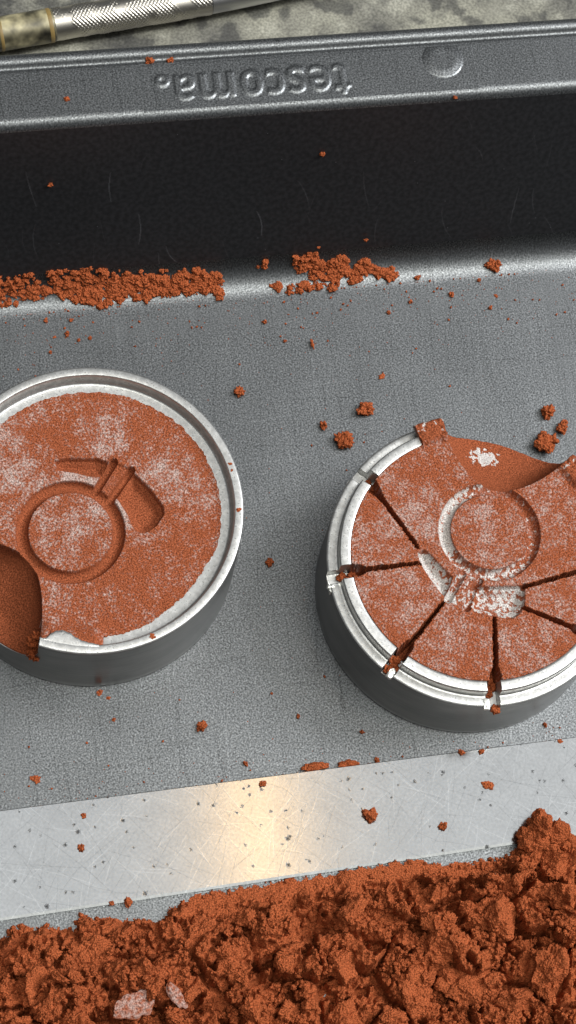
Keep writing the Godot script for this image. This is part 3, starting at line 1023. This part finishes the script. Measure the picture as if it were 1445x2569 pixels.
func build_heap():
	var t := thing("clay_heap", "large crumbly heap of spare orange-brown moulding clay in front of the straight edge", "clay heap")
	var x0 := -76.0
	var x1 := 68.0
	var z0 := 60.5
	var z1 := 112.0
	var step := 0.22
	var nx := int((x1 - x0) / step)
	var nz := int((z1 - z0) / step)
	var v := PackedVector3Array()
	var skip := PackedByteArray()
	skip.resize(nx * nz)
	for j in nz:
		for i in nx:
			var x := x0 + i * step
			var z := z0 + j * step
			var h := heap_height(x, z)
			# sideways wobble gives small overhangs
			var wx := n_mid.get_noise_3d(x * 1.4, h * 0.8, z * 1.4) * 0.6
			var wz := n_mid.get_noise_3d(x * 1.4 + 50.0, h * 0.8, z * 1.4) * 0.6
			if h < 0.0: skip[j * nx + i] = 1
			v.append(Vector3(x + wx, h, z + wz))
	obj("mound", commit(v, grid_index(nx, nz, false, skip)), M.clay, t)
	# loose grains too many to count lie all over it
	var grains := MultiMesh.new()
	grains.transform_format = MultiMesh.TRANSFORM_3D
	grains.mesh = blob(2, Vector3(1, 0.8, 0.9), 303, 1.2)
	var at: Array = []
	while at.size() < 10000:
		var x := rng.randf_range(-72, 62)
		var e := heap_edge(x)
		var z := e - 0.4 + rng.randf() * 38.0
		var wild := sm(-0.2, 0.2, n_low.get_noise_2d(x * 0.9 + 200.0, z * 0.9 - 60.0))
		if x > -27 and x < 18 and z < e + 5.0: wild *= 0.15
		if rng.randf() > 0.04 + 0.96 * wild * wild: continue
		var h := heap_height(x, z)
		if h < -0.1: h = 0.0
		var s := 0.14 + 0.42 * pow(rng.randf(), 2.4)
		at.append(Transform3D(spin(s), Vector3(x, h + s * 0.25, z) * MM))
	grains.instance_count = at.size()
	for k in at.size(): grains.set_instance_transform(k, at[k])
	var gi := MultiMeshInstance3D.new()
	gi.name = "loose_grains"
	gi.multimesh = grains
	gi.material_override = M.clay
	gi.set_meta("kind", "stuff")
	t.add_child(gi, true)
	# separate lumps lying in and on the mound
	var pool: Array = []
	for k in 12: pool.append(chunk(5, Vector3(1.0, rng.randf_range(0.6, 0.85), rng.randf_range(0.75, 1.0)) * 5.0, 20 + k, 1.0))
	var small: Array = []
	for k in 8: small.append(chunk(4, Vector3(1.0, rng.randf_range(0.65, 0.9), rng.randf_range(0.7, 1.0)) * 2.0, 120 + k, 1.1))
	var placed := [[-10.5, 76.0, 5.0], [0.9, 82.0, 4.4], [19.9, 80.5, 4.6], [32.2, 77.0, 5.2], [45.5, 75.0, 4.8], [24.0, 88.5, 5.2], [14.5, 89.0, 4.2], [-25.4, 73.5, 4.2], [-22.4, 86.0, 4.2], [-46.0, 74.5, 4.6], [-56.5, 79.0, 4.6], [40.4, 88.5, 5.0], [11.0, 74.0, 4.0], [33.4, 93.0, 4.2], [-1.0, 92.5, 5.0], [-36.0, 79.0, 3.6], [4.0, 73.0, 3.4], [-15.0, 84.0, 3.2], [-50.0, 88.0, 5.0], [-62.0, 90.0, 5.0], [-30.0, 95.0, 5.0], [52.0, 84.0, 5.0]]
	for k in placed.size():
		var q = placed[k]
		var o := obj("clump", pool[k % 12], M.clay, t)
		o.basis = spin(q[2] / 5.0)
		o.position = Vector3(q[0], maxf(1.5, heap_height(q[0], q[1]) * 0.75 + 0.8), q[1]) * MM
	var n := 0
	while n < 130:
		var x := rng.randf_range(-68, 56)
		var z := heap_edge(x) + 1.2 + pow(rng.randf(), 1.15) * 34.0
		if x > -27 and x < 36 and z < heap_edge(x) + 5.5: continue
		var o := obj("clump", small[n % 8], M.clay, t)
		var s := rng.randf_range(0.35, 1.15)
		o.basis = spin(s)
		o.position = Vector3(x, heap_height(x, z) + s * 0.4, z) * MM
		n += 1
	# the tall lump that leans over the straight edge
	for q in [[44.5, 60.6, 5.0, 3.6], [43.0, 62.6, 4.0, 3.0], [47.5, 62.0, 4.0, 2.8], [50.0, 64.0, 3.4, 1.9], [42.6, 65.6, 3.2, 2.6], [46.0, 66.0, 3.4, 3.0], [51.0, 65.6, 2.6, 1.3]]:
		var o := obj("clump", pool[int(q[0]) % 12], M.clay, t)
		o.basis = spin(q[3] / 5.0)
		o.position = Vector3(q[0], q[2], q[1]) * MM
	# flakes with a dusting of talc on their flat side
	for q in [[-38.9, 84.8, 7.9, 4.0, 2.6, 0.2], [-31.4, 84.0, 8.2, 1.2, 3.0, 0.5]]:
		var pts := blob_points(4, Vector3(q[3], 0.7, q[4]), Vector3(q[0], 3, q[1]), 0.45)
		var col := PackedColorArray()
		for p in pts: col.append(CLAY.lerp(TALC, clampf(0.42 + n_mid.get_noise_3dv(p * 2.0) * 0.9, 0, 0.8) if p.y > 0.1 else 0.0))
		var o := obj("dusted_flake", commit(pts, ico_i[4], col), M.dusted_clay, t)
		o.position = Vector3(q[0], q[2] + 0.6, q[1]) * MM
		o.rotation = Vector3(0.25, q[5], -0.15)
		o.set_meta("label", "talc-dusted flake of clay on the heap")


func streak(label: String, pts: Array):
	# crumbs pressed together in a band along the foot of the wall
	var pieces: Array = []
	var c := PackedVector3Array()
	var total := Vector3.ZERO
	for p in pts: total += Vector3(p[0], 0, p[1])
	total /= pts.size()
	for p in pts:
		for k in int(p[3] * 2.4):
			var a := rng.randf() * TAU
			var rr: float = p[2] * sqrt(rng.randf())
			var q := Vector3(p[0] + cos(a) * rr, 0, p[1] + sin(a) * rr * 0.75)
			var back := -67.5 - q.z
			# stand on the floor, the fillet or the wall
			var ground := 0.0 if back < -5.4 else (8.0 - sqrt(maxf(0.0, 64.0 - pow(minf(back + 5.4, 7.5), 2.0))))
			var s := 0.22 + 0.75 * pow(rng.randf(), 1.9)
			var sub := 3 if s > 0.7 else 2
			var shape := blob_points(sub, Vector3(s, s * 0.6, s * 0.9), q * 3.0, 1.15)
			pieces.append([shape, ico_i[sub], Transform3D(Basis(Vector3.UP, a), Vector3(q.x, ground + s * 0.3 + rng.randf() * 0.3, q.z) - Vector3(total.x, 0, total.z))])
	var o := obj("clay_streak", joined(pieces), M.clay)
	o.position = Vector3(total.x, 0, total.z) * MM
	tag(o, label, "clay streak", "bands of clay along the foot of the tray wall")


func build_streaks():
	streak("long ragged band of clay crumbs at the foot of the wall, left of its gap", [[-53, -67.5, 3.6, 26], [-49, -67.5, 3.8, 30], [-45, -68, 3.0, 24], [-42, -67.0, 1.6, 10], [-36, -69.2, 4.4, 42], [-32.5, -67.5, 4.2, 44], [-28, -66.5, 4.4, 50], [-24, -66.8, 3.6, 38], [-19.5, -66.5, 3.4, 34], [-15, -66.5, 3.4, 34], [-11, -66.5, 3.0, 30], [-7.5, -66.3, 2.8, 26], [-4.6, -66.3, 2.2, 16], [-3.6, -64.0, 1.0, 7]])
	streak("shorter band of clay crumbs at the foot of the wall, right of the gap", [[14.6, -67.9, 1.7, 10], [17.5, -68.0, 2.3, 24], [20.5, -66.4, 2.2, 20], [23.5, -67.4, 2.3, 26], [26.5, -65.2, 1.6, 12], [29.2, -66.8, 1.7, 16], [32.0, -65.9, 1.1, 7], [34.8, -65.3, 1.6, 14], [13.0, -63.6, 2.0, 7], [9.6, -64.2, 0.8, 4], [8.4, -64.9, 0.5, 2], [7.0, -68.6, 0.6, 2], [17.0, -64.4, 2.2, 8], [21.0, -64.0, 2.0, 6]])


func build_handle():
	var t := thing("scriber_handle", "knurled metal tool handle with a cream band lying behind the tray", "tool handle", Vector3(-20.5, 3.75, -134.2))
	t.rotation.y = atan2(6.0, 48.7)
	# runs along local x; the cream band at the near left end, a plain taper at the right
	var nu := 220
	var na := 140
	var v := PackedVector3Array()
	for j in na + 1:
		var a := -TAU * j / na
		for i in nu:
			var x := lerpf(-12.0, 24.2, float(i) / (nu - 1))
			var wear := sm(0.0, 0.5, n_low.get_noise_2d(x * 1.5, a * 4.0) + 0.12)
			var k := absf(sin(x * 3.6 + a * 11.0)) * absf(sin(x * 3.6 - a * 11.0))
			v.append(Vector3(x, cos(a) * (3.6 + 0.22 * k * (1.0 - wear)), sin(a) * (3.6 + 0.22 * k * (1.0 - wear))))
	obj("knurled_grip", commit(v, grid_index(nu, na + 1)), M.knurled_steel, t)
	obj("cream_band", rod([Vector2(-50, 3.8), Vector2(-13.0, 3.85), Vector2(-12.3, 3.8), Vector2(-11.9, 3.62), Vector2(-11.9, 2.0)]), M.cream_band, t)
	obj("amber_line", rod([Vector2(-24.6, 3.80), Vector2(-24.5, 3.9), Vector2(-23.9, 3.9), Vector2(-23.8, 3.80)]), M.amber_line, t)
	obj("amber_line", rod([Vector2(-13.4, 3.80), Vector2(-13.3, 3.9), Vector2(-12.5, 3.88), Vector2(-12.3, 3.7)]), M.amber_line, t)
	obj("plain_shaft", rod([Vector2(24.1, 2.0), Vector2(24.15, 3.45), Vector2(24.5, 3.55), Vector2(34, 3.3), Vector2(46, 2.75), Vector2(56, 2.4), Vector2(80, 2.3), Vector2(80, 0)]), M.dull_steel, t)


func rod(profile: Array) -> ArrayMesh:
	var v := PackedVector3Array()
	var n := 48
	for j in n + 1:
		var a := -TAU * j / n
		for p in profile: v.append(Vector3(p.x, cos(a) * p.y, sin(a) * p.y))
	return commit(v, grid_index(profile.size(), n + 1))


func crumb_mesh(kind: String, r: float, k: int) -> ArrayMesh:
	if kind == "flat": return blob(3, Vector3(r, r * 0.25, r * 0.75), 200 + k, 1.25)
	if kind == "sliver": return blob(3, Vector3(r * 0.35, r * 0.3, r), 200 + k, 0.9)
	if kind == "sliver2": return blob(4, Vector3(r * 1.5, 0.75, 0.75), 200 + k, 0.8)
	if kind == "cluster":
		var pieces: Array = []
		var r2 := RandomNumberGenerator.new()
		r2.seed = 900 + k
		var a := r2.randf() * TAU
		for q in 5:
			var s := r * r2.randf_range(0.3, 0.55)
			a += r2.randf_range(0.9, 1.7)
			var at := Vector3(cos(a), 0, sin(a)) * (r * 0.55 if q else 0.1) + Vector3(0, r * r2.randf_range(-0.1, 0.15), 0)
			pieces.append([blob_points(3, Vector3(s, s * 0.8, s), Vector3(k * 3.1 + q * 17.0, q * 5.0, k), 1.25), ico_i[3], Transform3D(Basis(), at)])
		ico(3)
		return joined(pieces)
	return blob(4 if r > 1.0 else 3, Vector3(r, r * 0.8, r * 0.85), 200 + k, 1.2)


func build_crumbs():
	ico(3)
	ico(4)
	var table := [
		["lump", 24.4, -33.5, 0.0, 1.80, "largest round clay crumb on the tray floor between the two flasks, behind the notched one"],
		["lump", 14.7, -30.9, 0.0, 1.02, "clay crumb just beyond the three-lobed crumb, left of the largest round crumb"],
		["cluster", 18.4, -26.8, 0.0, 2.19, "three-lobed clay crumb lying just behind the left edge of the notched flask"],
		["lump", -2.2, -40.4, 0.0, 1.17, "knobbly clay crumb beside the back right of the smooth-rimmed flask"],
		["flat", 29.1, -41.2, 0.0, 0.78, "flat pale orange clay flake behind the largest round crumb"],
		["lump", -1.0, -1.6, 0.0, 0.94, "dark pointed clay crumb midway between the two flasks"],
		["sliver", 15.1, -50.0, 0.0, 1.25, "thin upright sliver of clay on the open tray floor"],
		["lump", 5.6, -56.4, 0.0, 0.55, "small clay crumb in front of the gap in the wall streaks"],
		["lump", 63.8, -29.0, 0.0, 1.56, "heart-shaped clay crumb behind the notched flask, farthest of its three"],
		["cluster", 66.6, -25.1, 0.0, 1.72, "star-shaped clay crumb behind the notched flask, nearest the picture edge"],
		["cluster", 62.1, -21.7, 0.0, 2.58, "curled clay crumb with a tail reaching the notched flask"],
		["cluster", 57.9, -64.9, 0.0, 2.11, "hook-shaped clay crumb alone at the foot of the tray wall"],
		["flat", 42.7, -68.1, 2.0, 0.70, "flat clay flake stuck on the bright curve of the tray wall foot"],
		["lump", 40.8, -63.9, 0.0, 0.70, "small clay crumb just past the end of the shorter wall streak"],
		["lump", 47.7, -59.2, 0.0, 0.62, "small round clay crumb in front of the hook-shaped one, nearest the flasks"],
		["lump", 38.3, -58.3, 0.0, 0.47, "tiny clay crumb in front of the end of the shorter streak"],
		["lump", 33.1, -56.1, 0.0, 0.47, "tiny reddish crumb between the shorter streak and the flat flake"],
		["lump", 55.8, -55.2, 0.0, 0.47, "tiny crumb directly in front of the hook-shaped crumb"],
		["flat", 57.7, -58.0, 0.0, 0.47, "tiny flat fleck just under the hook-shaped crumb"],
		["lump", 54.5, -62.1, 0.0, 0.47, "tiny crumb at the left foot of the hook-shaped crumb"],
		["lump", 9.4, -51.5, 0.0, 0.39, "tiny crumb a little left of the thin clay sliver"],
		["lump", -41.3, -61.2, 0.0, 0.47, "tiny crumb below the left end of the long wall streak"],
		["lump", -36.0, -60.7, 0.0, 0.47, "tiny crumb touching the front of the long wall streak"],
		["lump", -37.1, -57.5, 0.0, 0.62, "largest crumb of the loose group between long streak and smooth-rimmed flask"],
		["lump", -32.4, -56.1, 0.0, 0.47, "right-hand crumb of the loose group behind the smooth-rimmed flask"],
		["lump", -34.8, -55.9, 0.0, 0.39, "middle speck of the loose group behind the smooth-rimmed flask"],
		["flat", -39.9, -57.1, 0.0, 0.39, "left-hand fleck of the loose group behind the smooth-rimmed flask"],
		["lump", -41.1, -53.6, 0.0, 0.39, "speck of clay closest to the back rim of the smooth-rimmed flask"],
		["lump", -19.3, 31.5, 0.0, 1.09, "oval clay crumb on the tray floor in front of the smooth-rimmed flask"],
		["lump", -11.6, 40.0, 0.0, 0.55, "small clay crumb between the oval crumb and the steel rule"],
		["flat", -38.8, 22.1, 0.0, 0.70, "ragged clay flake at the front foot of the smooth-rimmed flask"],
		["flat", -37.2, 23.4, 0.0, 0.47, "thin clay thread beside the flake at the smooth-rimmed flask foot"],
		["lump", -36.6, 28.0, 0.0, 0.39, "tiny crumb in the shade in front of the smooth-rimmed flask"],
		["flat", -53.1, 38.1, 0.0, 1.02, "smeared clay flake on tray floor near the far left of the rule"],
		["lump", 0.3, 31.6, 0.0, 0.47, "tiny crumb left of the foot of the notched flask"],
		["lump", 12.7, 36.3, 0.0, 0.47, "tiny crumb in front of the dark side of the notched flask"],
		["sliver2", 2.4, 42.4, 0.0, 2.03, "longer bar of clay scraped along the back edge of the rule"],
		["sliver2", 8.5, 42.5, 0.0, 1.56, "shorter bar of clay scraped along the back edge of the rule"],
		["lump", 14.8, 42.4, 0.0, 0.62, "small crumb touching the rule edge beside the two scraped bars"],
		["flat", 52.5, 43.1, 0.8, 0.62, "clay fleck on the right end of the rule back edge"],
		["lump", 50.4, 39.2, 0.0, 0.47, "tiny crumb between the notched flask and the right end of the rule"],
		["lump", -8.9, 44.7, 0.8, 0.70, "round crumb perched on the back edge of the rule by the warm glow"],
		["lump", 31.9, 43.1, 0.8, 0.62, "left one of two crumbs on the rule edge in front of the notched flask"],
		["lump", 36.0, 43.4, 0.8, 0.55, "right one of two crumbs on the rule edge in front of the notched flask"],
		["lump", 11.4, 53.5, 0.8, 1.41, "biggest loose crumb lying in the middle of the steel rule"],
		["lump", 25.6, 57.4, 0.8, 0.86, "pointed crumb on the rule between the biggest crumb and the heap lump"],
		["flat", 36.2, 50.4, 0.8, 1.09, "flat branching flake on the rule behind the heap lump"],
		["lump", -45.7, 53.0, 0.8, 0.78, "lone crumb on the left part of the steel rule"],
		["lump", -44.6, 46.7, 0.8, 0.55, "small dark crumb on the left part of the rule, near its back edge"],
		["lump", -38.0, 64.5, 0.8, 0.94, "bigger of two crumbs on the front edge of the rule"],
		["lump", -41.1, 64.4, 0.8, 0.55, "smaller of two crumbs on the front edge of the rule"],
	]
	var k := 0
	for c in table:
		var o := obj("clay_crumb", crumb_mesh(c[0], c[4] * 0.88, k), M.clay)
		var low := 0.2 if c[0] == "flat" else 0.55
		if c[0] == "sliver2": low = 0.35
		var base: float = 1.2 if c[3] > 0.5 and c[3] < 1.5 else c[3] * 1.0
		if c[3] > 1.5: base = 1.0
		o.position = Vector3(c[1], base + c[4] * low, c[2]) * MM
		if c[0] != "sliver2" and c[0] != "sliver": o.rotation.y = k * 1.7
		if c[0] == "sliver": o.rotation.y = 0.05
		tag(o, c[5], "clay crumb", "loose clay crumbs in the tray")
		k += 1
	# specks clinging to the wall and rim
	for c in [[17.7, 32.5, -77.9, 0.55, "pale brown crumb clinging to the middle of the dark tray wall"], [-38.3, 29.9, -77.0, 0.45, "pale brown crumb clinging to the left part of the dark tray wall"], [29.0, 8.4, -69.9, 0.4, "speck of clay low on the dark wall above the shorter streak"], [18.7, 7.3, -69.6, 0.32, "tiny speck on the wall just behind the left end of the shorter streak"], [5.5, 3.0, -68.4, 0.4, "tiny speck on the wall foot over the gap between the streaks"], [-16.5, 44.95, -94.9, 0.8, "bright orange crumb in the groove of the tray rim"], [-12.3, 44.85, -94.7, 0.65, "dull orange crumb in the rim groove, nearer the raised lettering"], [-34.0, 45.0, -87.3, 0.5, "orange fleck on the flat of the rim, left of the lettering"], [44.4, 44.4, -81.9, 0.4, "small pale crumb at the bend of the rim under the round boss"]]:
		var o := obj("clay_crumb", blob(3, Vector3(c[3], c[3] * 0.7, c[3] * 0.8), 400 + k, 1.2), M.clay)
		o.position = Vector3(c[0], c[1] + c[3] * 0.25, c[2]) * MM
		tag(o, c[4], "clay crumb", "clay crumbs stuck to the tray wall and rim")
		k += 1


func build_dust():
	ico(1)
	var mm := MultiMesh.new()
	mm.transform_format = MultiMesh.TRANSFORM_3D
	mm.mesh = blob(1, Vector3(1, 0.7, 0.85), 77, 1.0)
	mm.instance_count = 900
	for k in 900:
		var x := rng.randf_range(-68, 76)
		var z := rng.randf_range(-66, 42)
		if k < 380: z = -62.0 + absf(rng.randfn()) * 7.0
		elif k < 560: z = 44.0 - absf(rng.randfn()) * 3.0
		if Vector2(x + 37.36, z + 9.16).length() < 31.0 or Vector2(x - 37.36, z - 9.16).length() < 31.0: z = -63.0
		var s := rng.randf_range(0.05, 0.15) if rng.randf() < 0.88 else rng.randf_range(0.2, 0.32)
		mm.set_instance_transform(k, Transform3D(spin(s), Vector3(x, s * 0.5, z) * MM))
	var o := MultiMeshInstance3D.new()
	o.name = "clay_dust"
	o.multimesh = mm
	o.material_override = M.clay
	add_child(o)
	tag(o, "fine specks of brown clay dust scattered over the tray floor", "clay dust", "", "stuff")
